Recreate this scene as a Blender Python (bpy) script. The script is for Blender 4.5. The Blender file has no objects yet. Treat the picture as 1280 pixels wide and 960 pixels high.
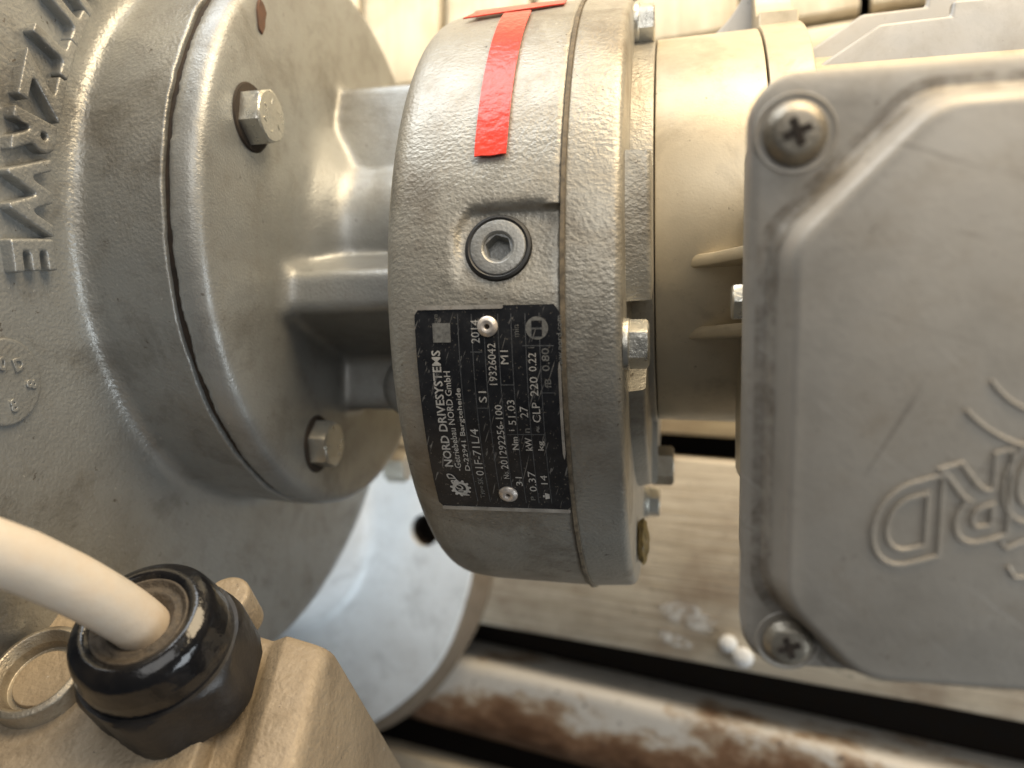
import bpy, bmesh, math, random
from mathutils import Vector, Matrix, noise

random.seed(7)
scene = bpy.context.scene
COL = scene.collection
rad = math.radians

# ------------------------------------------------------------------ frames
# Machine frame: X along the motor axis, Y up in the picture, Z towards the viewer (z=0 is the axis height).
# The pallet is level in the world; the machine leans on it by BETA.
PSI, BETA, CAM_Z, LIFT = rad(12), rad(10.5), 0.285, 0.182
SP, CP = math.sin(PSI), math.cos(PSI)
M = Matrix.Translation((0, 0, LIFT)) @ Matrix.Rotation(BETA, 4, 'Y')

# ------------------------------------------------------------------ camera
cd = bpy.data.cameras.new('camera')
cam = bpy.data.objects.new('camera', cd)
COL.objects.link(cam)
cd.sensor_width, cd.lens = 36.0, 27.0
cd.clip_start, cd.clip_end = 0.005, 50
cd.dof.use_dof = True
cd.dof.focus_distance = 0.205
cd.dof.aperture_fstop = 8.0
cam.matrix_world = M @ Matrix(((CP, 0, SP, 0), (0, 1, 0, 0), (-SP, 0, CP, CAM_Z), (0, 0, 0, 1)))
scene.camera = cam

# ------------------------------------------------------------------ world and lamps
w = bpy.data.worlds.new('World')
scene.world = w
w.use_nodes = True
bg = w.node_tree.nodes['Background']
bg.inputs[0].default_value = (0.80, 0.84, 0.90, 1)
bg.inputs[1].default_value = 0.055


def area(name, loc, target, sx, sy, power, col):
    l = bpy.data.lights.new(name, 'AREA')
    l.shape = 'RECTANGLE'
    l.size, l.size_y, l.energy, l.color = sx, sy, power, col
    o = bpy.data.objects.new(name, l)
    COL.objects.link(o)
    o.location = loc
    o.rotation_euler = (Vector(target) - Vector(loc)).to_track_quat('-Z', 'Y').to_euler()
    return o


area('window_lamp', (0.52, 1.00, 0.46), (0.05, 0.05, 0.15), 1.0, 0.6, 20, (1.0, 0.80, 0.53))
area('pale_window_lamp', (-0.50, 1.25, 0.60), (-0.1, 0.0, 0.15), 0.9, 0.7, 11, (0.92, 0.96, 1.0))
area('ceiling_lamp', (0.60, 0.65, 1.5), (-0.1, 0, 0.1), 1.0, 1.0, 6.5, (1.0, 0.98, 0.95))

area('right_window_lamp', (1.05, -0.32, 0.42), (-0.1, -0.12, 0.08), 0.7, 0.45, 5.5, (0.88, 0.95, 1.0))


def spot(name, loc, target, power, size, blend, soft, col):
    l = bpy.data.lights.new(name, 'SPOT')
    l.energy, l.color, l.spot_size, l.spot_blend, l.shadow_soft_size = power, col, rad(size), blend, soft
    o = bpy.data.objects.new(name, l)
    COL.objects.link(o)
    o.location = loc
    o.rotation_euler = (Vector(target) - Vector(loc)).to_track_quat('-Z', 'Y').to_euler()


# low sun through the window on the floor boards behind the machine, and an added cool spot, kept narrow to tint only the pump side
spot('sun_patch_lamp', (-0.15, 1.15, 0.95), (-0.08, 0.50, 0.0), 80, 33, 0.35, 0.03, (1.0, 0.88, 0.66))
spot('cool_pump_spot', (-0.24, -0.75, 0.80), (-0.225, -0.06, 0.12), 36, 17, 0.7, 0.08, (0.70, 0.86, 1.0))

vs = scene.view_settings
vs.view_transform = 'Standard'
vs.look = 'None'
vs.exposure = 0.3
vs.gamma = 1.0
scene.cycles.use_denoising = True
scene.cycles.max_bounces = 8


# ------------------------------------------------------------------ measuring helpers (machine frame)
def ray(px, py):
    u, v = (px - 640) / 960, (480 - py) / 960
    return Vector((-SP + u * CP, v, -CP - u * SP))


EYE = Vector((0, 0, CAM_Z))


def at_x(px, py, x):
    d = ray(px, py)
    return EYE + d * (x / d.x)


def at_plane(px, py, p, n):
    d = ray(px, py)
    return EYE + d * ((p - EYE).dot(n) / d.dot(n))


def at_depth(px, py, depth):
    return EYE + ray(px, py) * depth


# ------------------------------------------------------------------ materials
def nodes_of(name):
    m = bpy.data.materials.new(name)
    m.use_nodes = True
    nt = m.node_tree
    return m, nt, nt.nodes['Principled BSDF']


def N(nt, t, **kw):
    n = nt.nodes.new(t)
    for k, v in kw.items():
        if k in n.inputs.keys():
            n.inputs[k].default_value = v
        else:
            setattr(n, k, v)
    return n


def noise_tex(nt, co, scale, detail=3, rough=0.55, dist=0.0, stretch=None):
    n = N(nt, 'ShaderNodeTexNoise')
    n.inputs['Scale'].default_value = scale
    n.inputs['Detail'].default_value = detail
    n.inputs['Roughness'].default_value = rough
    n.inputs['Distortion'].default_value = dist
    if stretch:
        mp = N(nt, 'ShaderNodeMapping')
        mp.inputs['Scale'].default_value = stretch
        nt.links.new(co, mp.inputs['Vector'])
        co = mp.outputs[0]
    nt.links.new(co, n.inputs['Vector'])
    return n.outputs['Fac']


def ramp(nt, fac, stops):
    r = N(nt, 'ShaderNodeValToRGB')
    el = r.color_ramp.elements
    while len(el) < len(stops):
        el.new(0.5)
    for e, (p, c) in zip(el, stops):
        e.position = p
        e.color = c if len(c) == 4 else (*c, 1)
    nt.links.new(fac, r.inputs[0])
    return r.outputs[0]


def mix(nt, fac, a, b, mode='MIX'):
    x = N(nt, 'ShaderNodeMix', data_type='RGBA', blend_type=mode)
    for sock, val in ((x.inputs[0], fac), (x.inputs[6], a), (x.inputs[7], b)):
        if hasattr(val, 'is_linked') or hasattr(val, 'links'):
            nt.links.new(val, sock)
        elif isinstance(val, (int, float)):
            sock.default_value = val
        else:
            sock.default_value = (*val, 1)
    return x.outputs[2]


def bump(nt, h, dist, strength=1.0, prev=None):
    b = N(nt, 'ShaderNodeBump')
    b.inputs['Distance'].default_value = dist
    b.inputs['Strength'].default_value = strength
    nt.links.new(h, b.inputs['Height'])
    if prev:
        nt.links.new(prev, b.inputs['Normal'])
    return b.outputs[0]


def paint(name, base, rough=0.4, metallic=0.25, peel=0.00025, peel_scale=650, coarse=0.0, dirt=0.5, dirt_col=(0.16, 0.12, 0.075),
          stretch=None, coat=0.0, scratch=0.0, blotch=1.0):
    m, nt, p = nodes_of(name)
    co = N(nt, 'ShaderNodeTexCoord').outputs['Object']
    big = noise_tex(nt, co, 18, 4, 0.6)
    mid = noise_tex(nt, co, 95, 5, 0.7)
    fine = noise_tex(nt, co, 900, 2, 0.5)
    d1 = ramp(nt, big, [(0.42, (0, 0, 0)), (0.75, (1, 1, 1))])
    d2 = ramp(nt, mid, [(0.50, (0, 0, 0)), (0.78, (1, 1, 1))])
    c = mix(nt, 0.35, base, ramp(nt, mid, [(0.3, tuple(x * 0.86 for x in base)), (0.7, tuple(min(1, x * 1.1) for x in base))]))
    f = N(nt, 'ShaderNodeMath', operation='MULTIPLY_ADD')
    nt.links.new(d1, f.inputs[0]); f.inputs[1].default_value = dirt * 0.45
    g = N(nt, 'ShaderNodeMath', operation='MULTIPLY')
    nt.links.new(d2, g.inputs[0]); g.inputs[1].default_value = dirt * 0.45
    nt.links.new(g.outputs[0], f.inputs[2])
    c = mix(nt, f.outputs[0], c, dirt_col)
    sp = ramp(nt, fine, [(0.70, (0, 0, 0)), (0.74, (1, 1, 1))])
    sf = N(nt, 'ShaderNodeMath', operation='MULTIPLY')
    nt.links.new(sp, sf.inputs[0]); sf.inputs[1].default_value = 0.25 * dirt
    c = mix(nt, sf.outputs[0], c, (0.07, 0.05, 0.035))
    st1 = noise_tex(nt, co, 34, 9, 0.72, 0.4)
    c = mix(nt, ramp(nt, st1, [(0.52, (0, 0, 0)), (0.60, (0.30 * dirt * blotch,) * 3), (0.74, (0.62 * dirt * blotch,) * 3)]), c, tuple(x * 0.55 for x in dirt_col))
    chp = noise_tex(nt, co, 300, 5, 0.7)
    c = mix(nt, ramp(nt, chp, [(0.665, (0, 0, 0)), (0.69, (0.8 * dirt,) * 3)]), c, (0.075, 0.055, 0.04))
    lt = noise_tex(nt, co, 420, 4, 0.7)
    c = mix(nt, ramp(nt, lt, [(0.68, (0, 0, 0)), (0.72, (0.5 * dirt,) * 3)]), c, (0.62, 0.60, 0.55))
    if scratch:
        for rz, st, cc in ((0.5, (900, 25, 25), (0.10, 0.085, 0.07)), (-0.9, (1100, 40, 40), (0.60, 0.58, 0.54)), (1.9, (800, 30, 30), (0.12, 0.10, 0.08))):
            mp = N(nt, 'ShaderNodeMapping')
            mp.inputs['Rotation'].default_value = (0, 0, rz)
            nt.links.new(co, mp.inputs['Vector'])
            sc2 = noise_tex(nt, mp.outputs[0], 1.0, 2, 0.5, 0.5, stretch=st)
            c = mix(nt, ramp(nt, sc2, [(0.70, (0, 0, 0)), (0.73, (scratch,) * 3)]), c, cc)
    nt.links.new(c, p.inputs['Base Color'])
    rr = ramp(nt, mid, [(0.3, (rough * 0.85,) * 3), (0.75, (min(1, rough * 1.35),) * 3)])
    nt.links.new(rr, p.inputs['Roughness'])
    p.inputs['Metallic'].default_value = metallic
    p.inputs['Coat Weight'].default_value = coat
    nrm = None
    if coarse:
        nrm = bump(nt, noise_tex(nt, co, 180, 2, 0.5, stretch=stretch), coarse)
    nrm = bump(nt, noise_tex(nt, co, peel_scale, 2, 0.5, stretch=stretch), peel, 1.0, nrm)
    nt.links.new(nrm, p.inputs['Normal'])
    return m


def simple(name, col, rough=0.5, metallic=0.0, var=0.2, scale=120, bmp=0.0, bscale=900, dirt=0.0, dirt_col=(0.1, 0.07, 0.04)):
    m, nt, p = nodes_of(name)
    co = N(nt, 'ShaderNodeTexCoord').outputs['Object']
    n = noise_tex(nt, co, scale, 4, 0.6)
    c = ramp(nt, n, [(0.3, tuple(x * (1 - var) for x in col)), (0.7, tuple(min(1, x * (1 + var)) for x in col))])
    if dirt:
        dn = ramp(nt, noise_tex(nt, co, scale * 0.5, 6, 0.7), [(0.45, (0, 0, 0)), (0.7, (dirt, dirt, dirt))])
        c = mix(nt, dn, c, dirt_col)
    nt.links.new(c, p.inputs['Base Color'])
    nt.links.new(ramp(nt, n, [(0.3, (rough * 0.8,) * 3), (0.7, (min(1, rough * 1.25),) * 3)]), p.inputs['Roughness'])
    p.inputs['Metallic'].default_value = metallic
    if bmp:
        nt.links.new(bump(nt, noise_tex(nt, co, bscale, 3, 0.6), bmp), p.inputs['Normal'])
    return m


def wood(name, light, dark, stain=(0.2, 0.13, 0.08), along='X', rough=0.75, stain_amt=0.4):
    m, nt, p = nodes_of(name)
    co = N(nt, 'ShaderNodeTexCoord').outputs['Object']
    st = (2.5, 60, 60) if along == 'X' else (60, 2.5, 60)
    grain = noise_tex(nt, co, 3.0, 6, 0.65, 0.6, stretch=st)
    fib = noise_tex(nt, co, 9.0, 4, 0.6, 0.2, stretch=st)
    c = ramp(nt, grain, [(0.3, dark), (0.62, light)])
    c = mix(nt, ramp(nt, fib, [(0.45, (0, 0, 0)), (0.75, (0.5, 0.5, 0.5))]), c, dark)
    blot = noise_tex(nt, co, 11, 5, 0.65)
    c = mix(nt, ramp(nt, blot, [(0.5, (0, 0, 0)), (0.72, (stain_amt,) * 3)]), c, stain)
    spk = noise_tex(nt, co, 210, 3, 0.6)
    c = mix(nt, ramp(nt, spk, [(0.66, (0, 0, 0)), (0.7, (0.6, 0.6, 0.6))]), c, tuple(x * 0.4 for x in dark))
    nt.links.new(c, p.inputs['Base Color'])
    p.inputs['Roughness'].default_value = rough
    nt.links.new(bump(nt, fib, 0.0008), p.inputs['Normal'])
    return m


SILVER = (0.47, 0.46, 0.42)
MAT = {
    'gear': paint('silver_cast_paint', (0.40, 0.385, 0.34), 0.39, 0.48, 0.00022, 900, 0.00014, 0.9, stretch=(1, 1.2, 1.2)),
    'flange': paint('grey_smooth_cast_paint', (0.34, 0.35, 0.345), 0.38, 0.48, 0.00012, 1300, 0.00012, 0.7, dirt_col=(0.14, 0.115, 0.08)),
    'casing': paint('grey_rough_cast_paint', (0.30, 0.305, 0.295), 0.36, 0.50, 0.00026, 950, 0.00018, 0.9, dirt_col=(0.13, 0.11, 0.08)),
    'motor': paint('silver_motor_paint', (0.60, 0.525, 0.39), 0.38, 0.32, 0.00003, 1500, 0.0, 0.6),
    'lid': paint('silver_lid_paint', (0.44, 0.41, 0.36), 0.47, 0.32, 0.00005, 1200, 0.00004, 0.7, scratch=0.35, blotch=0.45),
    'fin': paint('grey_fin_paint', (0.44, 0.435, 0.42), 0.45, 0.25, 0.00002, 1200, 0.0, 0.4),
    'rim': paint('rusty_cast_edge', (0.22, 0.17, 0.12), 0.7, 0.1, 0.0004, 500, 0.0006, 0.9),
    'jbox': paint('tan_cast_metal', (0.31, 0.25, 0.175), 0.55, 0.15, 0.00035, 700, 0.0005, 0.9, dirt_col=(0.12, 0.085, 0.05)),
    'plate': paint('pale_grey_flange_paint', (0.80, 0.80, 0.79), 0.36, 0.05, 0.00025, 420, 0.0002, 0.55, dirt_col=(0.2, 0.15, 0.11)),
    'zinc': simple('zinc_plated_steel', (0.64, 0.63, 0.57), 0.30, 0.80, 0.22, 200, 0.00015, 900, 0.45),
    'screw': simple('dull_screw_steel', (0.42, 0.38, 0.31), 0.4, 0.7, 0.35, 300, 0.0002, 1300, 0.8),
    'rubber': simple('black_rubber', (0.012, 0.012, 0.012), 0.5, 0, 0.3),
    'gland': simple('black_nylon', (0.007, 0.007, 0.008), 0.17, 0, 0.3, 90, 0.0002, 260, 0.22, (0.06, 0.048, 0.035)),
    'gland_hex': simple('matt_black_nylon', (0.009, 0.009, 0.010), 0.42, 0, 0.3, 90, 0.0002, 400, 0.30, (0.05, 0.04, 0.03)),
    'seal': simple('dusty_grey_rubber', (0.065, 0.052, 0.038), 0.75, 0, 0.5, 300, 0.0006, 700),
    'cable': simple('dirty_white_cable_sheath', (0.52, 0.465, 0.39), 0.45, 0, 0.12, 60, 0.00015, 260, 0.6, (0.36, 0.24, 0.13)),
    'crack': simple('dark_seam_grime', (0.035, 0.025, 0.018), 0.9, 0, 0.5, 400),
    'gasket': simple('brown_gasket', (0.16, 0.13, 0.09), 0.8, 0, 0.5, 500),
    'black': None,
    'print': simple('pale_printed_lettering', (0.50, 0.485, 0.45), 0.5, 0, 0.25, 700),
    'dimprint': simple('worn_grey_lettering', (0.17, 0.17, 0.16), 0.5, 0, 0.4, 900),
    'rule': simple('thin_grey_ruling', (0.09, 0.095, 0.10), 0.5, 0, 0.4, 900),
    'alu': simple('aluminium_rivet', (0.72, 0.66, 0.60), 0.38, 0.6, 0.1, 300, 0.0001, 900),
    'plateedge': simple('worn_bare_plate_edge', (0.50, 0.48, 0.44), 0.4, 0.3, 0.4, 400, 0.0001, 900, 0.8),
    'tape': None,
    'wood1': wood('weathered_pallet_wood', (0.64, 0.57, 0.45), (0.38, 0.31, 0.22), stain_amt=0.65),
    'wood2': wood('yellow_pallet_wood', (0.58, 0.46, 0.28), (0.36, 0.26, 0.14)),
    'wood3': wood('bright_floor_board', (0.66, 0.60, 0.48), (0.48, 0.42, 0.32), along='Y', stain_amt=0.7, stain=(0.30, 0.22, 0.13)),
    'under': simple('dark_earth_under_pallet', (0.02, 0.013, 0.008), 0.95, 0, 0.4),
    'grease': simple('old_yellow_grease', (0.17, 0.115, 0.035), 0.5, 0, 0.4, 300, 0.0004, 500),
    'pellet': simple('white_plastic', (0.82, 0.82, 0.8), 0.4, 0, 0.05),
    'chip': simple('rust_chip', (0.13, 0.07, 0.045), 0.8, 0, 0.3, 400),
}


def make_black():
    m, nt, p = nodes_of('scratched_black_plate')
    co = N(nt, 'ShaderNodeTexCoord').outputs['Object']
    c = ramp(nt, noise_tex(nt, co, 220, 5, 0.7), [(0.35, (0.008, 0.009, 0.012)), (0.62, (0.02, 0.021, 0.024)), (0.8, (0.07, 0.066, 0.06))])
    for st, th in (((900, 60, 60), 0.67), ((700, 160, -160), 0.69)):
        mp = N(nt, 'ShaderNodeMapping')
        mp.inputs['Rotation'].default_value = (0, 0, 0.35 if th < 0.72 else -0.6)
        nt.links.new(co, mp.inputs['Vector'])
        s = noise_tex(nt, mp.outputs[0], 1.6, 2, 0.5, 0.3, stretch=st)
        c = mix(nt, ramp(nt, s, [(th, (0, 0, 0)), (th + 0.03, (0.5, 0.5, 0.5))]), c, (0.30, 0.29, 0.27))
    du = noise_tex(nt, co, 1500, 2, 0.5)
    c = mix(nt, ramp(nt, du, [(0.66, (0, 0, 0)), (0.72, (0.5, 0.5, 0.5))]), c, (0.28, 0.25, 0.2))
    nt.links.new(c, p.inputs['Base Color'])
    p.inputs['Roughness'].default_value = 0.35
    return m


def make_tape():
    m, nt, p = nodes_of('glossy_red_tape')
    co = N(nt, 'ShaderNodeTexCoord').outputs['Object']
    c = ramp(nt, noise_tex(nt, co, 60, 3), [(0.3, (0.78, 0.050, 0.028)), (0.7, (0.86, 0.068, 0.038))])
    nt.links.new(c, p.inputs['Base Color'])
    p.inputs['Roughness'].default_value = 0.28
    nt.links.new(bump(nt, noise_tex(nt, co, 420, 2), 0.0003), p.inputs['Normal'])
    return m


def make_rust():
    m, nt, p = nodes_of('rusty_flaking_paint_baked_light')
    co = N(nt, 'ShaderNodeTexCoord').outputs['Object']
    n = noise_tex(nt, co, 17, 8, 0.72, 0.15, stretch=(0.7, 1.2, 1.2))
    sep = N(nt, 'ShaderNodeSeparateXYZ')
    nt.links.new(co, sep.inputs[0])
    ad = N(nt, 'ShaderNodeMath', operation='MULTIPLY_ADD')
    nt.links.new(sep.outputs[1], ad.inputs[0]); ad.inputs[1].default_value = 4.5  # object Y bakes in light: paler lit upper side, browner shaded lower side
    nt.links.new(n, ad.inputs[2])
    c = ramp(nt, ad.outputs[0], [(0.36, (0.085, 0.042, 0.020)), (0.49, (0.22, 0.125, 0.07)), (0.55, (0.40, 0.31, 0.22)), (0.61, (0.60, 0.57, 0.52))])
    sp = noise_tex(nt, co, 150, 4, 0.7)
    c = mix(nt, ramp(nt, sp, [(0.62, (0, 0, 0)), (0.68, (0.85, 0.85, 0.85))]), c, (0.05, 0.03, 0.025))
    nt.links.new(c, p.inputs['Base Color'])
    p.inputs['Roughness'].default_value = 0.42
    nt.links.new(bump(nt, n, 0.0012), p.inputs['Normal'])
    return m


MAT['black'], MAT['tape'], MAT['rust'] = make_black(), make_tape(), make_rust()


# ------------------------------------------------------------------ mesh helpers
def mesh_from(bm, name):
    me = bpy.data.meshes.new(name)
    bmesh.ops.recalc_face_normals(bm, faces=bm.faces)
    bm.to_mesh(me)
    bm.free()
    return me


def obj(name, src, mat, parent=None, sharp=40, smooth=True):
    me = mesh_from(src, name) if isinstance(src, bmesh.types.BMesh) else src
    if smooth:
        for p in me.polygons:
            p.use_smooth = True
        me.set_sharp_from_angle(angle=rad(sharp))
    me.materials.clear()
    me.materials.append(MAT[mat])
    o = bpy.data.objects.new(name, me)
    COL.objects.link(o)
    if parent is not None:
        o.parent = parent
        if parent.get('root_inv') is not None:
            o.matrix_parent_inverse = parent_inv[parent.name]
    return o


parent_inv = {}
MACHINE = []


def thing(name, label, cat, base, machine=True, group=None):
    """An Empty at the thing's base; parts are modelled in the machine (or world) frame."""
    o = bpy.data.objects.new(name, None)
    o.empty_display_size = 0.02
    COL.objects.link(o)
    o['label'], o['category'] = label, cat
    if group:
        o['group'] = group
    T = Matrix.Translation(base)
    o.matrix_world = (M @ T) if machine else T
    o['root_inv'] = 1
    parent_inv[o.name] = Matrix.Translation(-Vector(base))
    return o


def rounded(pts, seg=6):
    """Polyline of (a, b, radius) with corners rounded."""
    out = []
    for i, p in enumerate(pts):
        r = p[2] if len(p) > 2 else 0
        P = Vector(p[:2])
        if r <= 0 or i in (0, len(pts) - 1):
            out.append(P)
            continue
        A, B = Vector(pts[i - 1][:2]), Vector(pts[i + 1][:2])
        d1, d2 = (A - P).normalized(), (B - P).normalized()
        ang = d1.angle(d2)
        t = min(r / math.tan(ang / 2), (A - P).length * 0.98, (B - P).length * 0.98)
        S, E = P + d1 * t, P + d2 * t
        for k in range(seg + 1):
            f = k / seg
            out.append(S.lerp(P, f).lerp(P.lerp(E, f), f))
    return out


def lathe_x(bm, prof, yc, zc, seg=128, a0=0.0, a1=2 * math.pi, closed=False, jitter=None):
    """Revolve profile (x, r) about the X-directed axis through (yc, zc). Angle 0 = +Z, 90 deg = +Y."""
    full = abs(a1 - a0 - 2 * math.pi) < 1e-6
    n = seg if full else seg + 1
    rings = []
    for i in range(n):
        a = a0 + (a1 - a0) * i / seg
        row = []
        for k, p in enumerate(prof):
            x, r = p[0], p[1]
            if jitter:
                x, r = jitter(x, r, a, k)
            row.append(bm.verts.new((x, yc + r * math.sin(a), zc + r * math.cos(a))))
        rings.append(row)
    m = len(prof)
    for i in range(seg if full else seg):
        A, B = rings[i], rings[(i + 1) % n]
        for k in range(m if closed else m - 1):
            k2 = (k + 1) % m
            bm.faces.new((A[k], A[k2], B[k2], B[k]))
    if not full and closed:
        bm.faces.new(rings[0])
        bm.faces.new(list(reversed(rings[-1])))
    return bm


def lathe_axis(bm, prof, o, axis, seg=48, closed=False):
    """Revolve profile (h, r) about an arbitrary axis."""
    axis = axis.normalized()
    e1 = axis.orthogonal().normalized()
    e2 = axis.cross(e1)
    rings = []
    for i in range(seg):
        a = 2 * math.pi * i / seg
        d = e1 * math.cos(a) + e2 * math.sin(a)
        rings.append([bm.verts.new(o + axis * p[0] + d * p[1]) for p in prof])
    m = len(prof)
    for i in range(seg):
        A, B = rings[i], rings[(i + 1) % seg]
        for k in range(m if closed else m - 1):
            k2 = (k + 1) % m
            bm.faces.new((A[k], A[k2], B[k2], B[k]))
    bmesh.ops.remove_doubles(bm, verts=bm.verts, dist=1e-7)
    return bm


def box(bm, lo, hi, bev=0.0, seg=3):
    r = bmesh.ops.create_cube(bm, size=1.0)
    vs_ = r['verts']
    for v in vs_:
        v.co = Vector([lo[i] + (hi[i] - lo[i]) * (v.co[i] + 0.5) for i in range(3)])
    if bev:
        es = list({e for v in vs_ for e in v.link_edges})
        bmesh.ops.bevel(bm, geom=es, offset=bev, segments=seg, affect='EDGES', profile=0.5)
    return bm


def prism(bm, pts3, ext, bev=0.0, seg=3):
    """Polygon of 3-D points extruded by vector ext."""
    a = [bm.verts.new(p) for p in pts3]
    b = [bm.verts.new(Vector(p) + Vector(ext)) for p in pts3]
    fs = [bm.faces.new(a), bm.faces.new(list(reversed(b)))]
    n = len(a)
    for i in range(n):
        fs.append(bm.faces.new((a[i], b[i], b[(i + 1) % n], a[(i + 1) % n])))
    bmesh.ops.recalc_face_normals(bm, faces=fs)
    if bev:
        es = list({e for f in fs for e in f.edges})
        bmesh.ops.bevel(bm, geom=es, offset=bev, segments=seg, affect='EDGES', profile=0.5)
    return bm


def hex_bolt(bm, o, axis, af, h, rot=0.0):
    """Hexagon head with chamfered crown on a thin washer face."""
    axis = axis.normalized()
    e1 = axis.orthogonal().normalized()
    e2 = axis.cross(e1)
    R = af / math.sqrt(3)
    n = 36
    rows = []
    for hh, lim, cut in ((-0.002, R, 1), (h * 0.80, R, 1), (h * 0.93, af / 2 * 1.07, 1), (h, af / 2 * 0.96, 0)):
        row = []
        for i in range(n):
            a = 2 * math.pi * i / n + rot
            k = ((a - rot) % (math.pi / 3)) - math.pi / 6
            rr = min(af / 2 / math.cos(k), lim)
            row.append(bm.verts.new(o + axis * hh + (e1 * math.cos(a) + e2 * math.sin(a)) * rr))
        rows.append(row)
    for A, B in zip(rows, rows[1:]):
        for i in range(n):
            bm.faces.new((A[i], A[(i + 1) % n], B[(i + 1) % n], B[i]))
    bm.faces.new(rows[-1])
    return bm


def washer(bm, o, axis, r, h, ri=0.0):
    return lathe_axis(bm, rounded([(0, 0.0), (0, r), (h, r, h * 0.4), (h, 0.0)], 3), o, axis, 40)


def tube(bm, pts, r, seg=8, closed=False):
    pts = [Vector(p) for p in pts]
    rings = []
    n = len(pts)
    for i, p in enumerate(pts):
        a = pts[(i - 1) % n] if (closed or i) else p
        b = pts[(i + 1) % n] if (closed or i < n - 1) else p
        t = (b - a).normalized()
        if i == 0:
            e1 = t.orthogonal().normalized()
        else:
            e1 = (e1 - t * e1.dot(t)).normalized()
        e2 = t.cross(e1)
        rr = r[i] if isinstance(r, (list, tuple)) else r
        rings.append([bm.verts.new(p + (e1 * math.cos(2 * math.pi * k / seg) + e2 * math.sin(2 * math.pi * k / seg)) * rr)
                      for k in range(seg)])
    for i in range(n if closed else n - 1):
        A, B = rings[i], rings[(i + 1) % n]
        for k in range(seg):
            bm.faces.new((A[k], A[(k + 1) % seg], B[(k + 1) % seg], B[k]))
    if not closed:
        bm.faces.new(list(reversed(rings[0])))
        bm.faces.new(rings[-1])
    return bm


def smooth_path(pts, k=8):
    out = []
    P = [Vector(p) for p in pts]
    P = [P[0] * 2 - P[1]] + P + [P[-1] * 2 - P[-2]]
    for i in range(1, len(P) - 2):
        for j in range(k):
            t = j / k
            a, b, c, d = P[i - 1], P[i], P[i + 1], P[i + 2]
            out.append(0.5 * ((2 * b) + (c - a) * t + (2 * a - 5 * b + 4 * c - d) * t * t + (3 * b - a - 3 * c + d) * t ** 3))
    out.append(P[-2])
    return out


def cast(bm, voxel=0.0012, smooth=6, factor=0.5):
    """Melt overlapping solids into one casting with soft fillets."""
    me = mesh_from(bm, 'tmp')
    o = bpy.data.objects.new('tmp', me)
    COL.objects.link(o)
    r = o.modifiers.new('r', 'REMESH')
    r.mode, r.voxel_size = 'VOXEL', voxel
    s = o.modifiers.new('s', 'SMOOTH')
    s.iterations, s.factor = smooth, factor
    dg = bpy.context.evaluated_depsgraph_get()
    out = bpy.data.meshes.new_from_object(o.evaluated_get(dg))
    bpy.data.objects.remove(o)
    bpy.data.meshes.remove(me)
    return out


def text_mesh(body, size=1.0, extrude=0.0, offset=0.0, bevel=0.0, outline=False, align='CENTER', res=3):
    cu = bpy.data.curves.new('t', 'FONT')
    cu.body, cu.size, cu.extrude, cu.offset = body, size, extrude, offset
    cu.align_x, cu.align_y = align, 'CENTER'
    cu.resolution_u = res
    if outline:
        cu.fill_mode = 'NONE'
        cu.bevel_depth = bevel
        cu.bevel_resolution = 1
    elif bevel:
        cu.bevel_depth = bevel
        cu.bevel_resolution = 1
    o = bpy.data.objects.new('t', cu)
    COL.objects.link(o)
    dg = bpy.context.evaluated_depsgraph_get()
    me = bpy.data.meshes.new_from_object(o.evaluated_get(dg))
    bpy.data.objects.remove(o)
    bpy.data.curves.remove(cu)
    return me


def remap(me, f):
    for v in me.vertices:
        v.co = f(v.co)
    me.update()
    return me


# ------------------------------------------------------------------ floor and pallet (world frame)
def plank(name, x0, x1, y0, y1, z0, z1, mat, parent, bev=0.003, rot=0.0, warp=0.0012):
    bm = bmesh.new()
    cx, cy = (x0 + x1) / 2, (y0 + y1) / 2
    along_x = (x1 - x0) > (y1 - y0)
    box(bm, (x0 - cx, y0 - cy, z0 - z1), (x1 - cx, y1 - cy, 0), bev, 2)
    L = (x1 - x0) if along_x else (y1 - y0)
    n = 24
    for i in range(1, n):
        t = -L / 2 + L * i / n
        bmesh.ops.bisect_plane(bm, geom=bm.verts[:] + bm.edges[:] + bm.faces[:], plane_co=(t, 0, 0) if along_x else (0, t, 0),
                               plane_no=(1, 0, 0) if along_x else (0, 1, 0))
    for v in bm.verts:
        q = Vector((v.co.x + cx, v.co.y + cy, 3.1 * y0))
        s = 1 if (v.co.y if along_x else v.co.x) > 0 else -1
        e = noise.noise(q * 30 + Vector((0, 0, s * 4))) * warp
        if along_x:
            v.co.y += e
        else:
            v.co.x += e
        v.co.z += noise.noise(q * 14) * warp * 0.4
    o = obj(name, bm, mat, None, 30)
    o.location = (cx, cy, z1)
    o.rotation_euler.z = rot
    if parent is not None:
        o.parent = parent
    return o


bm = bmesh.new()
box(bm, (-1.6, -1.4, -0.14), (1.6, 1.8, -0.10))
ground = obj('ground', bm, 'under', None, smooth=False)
ground['kind'] = 'structure'

pallet = bpy.data.objects.new('wooden_pallet', None)
COL.objects.link(pallet)
pallet.location = (0, 0, 0)
pallet['label'] = 'weathered wooden pallet of long planks under the pump and motor'
pallet['category'] = 'pallet'
R3 = rad(-2.6)
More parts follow.
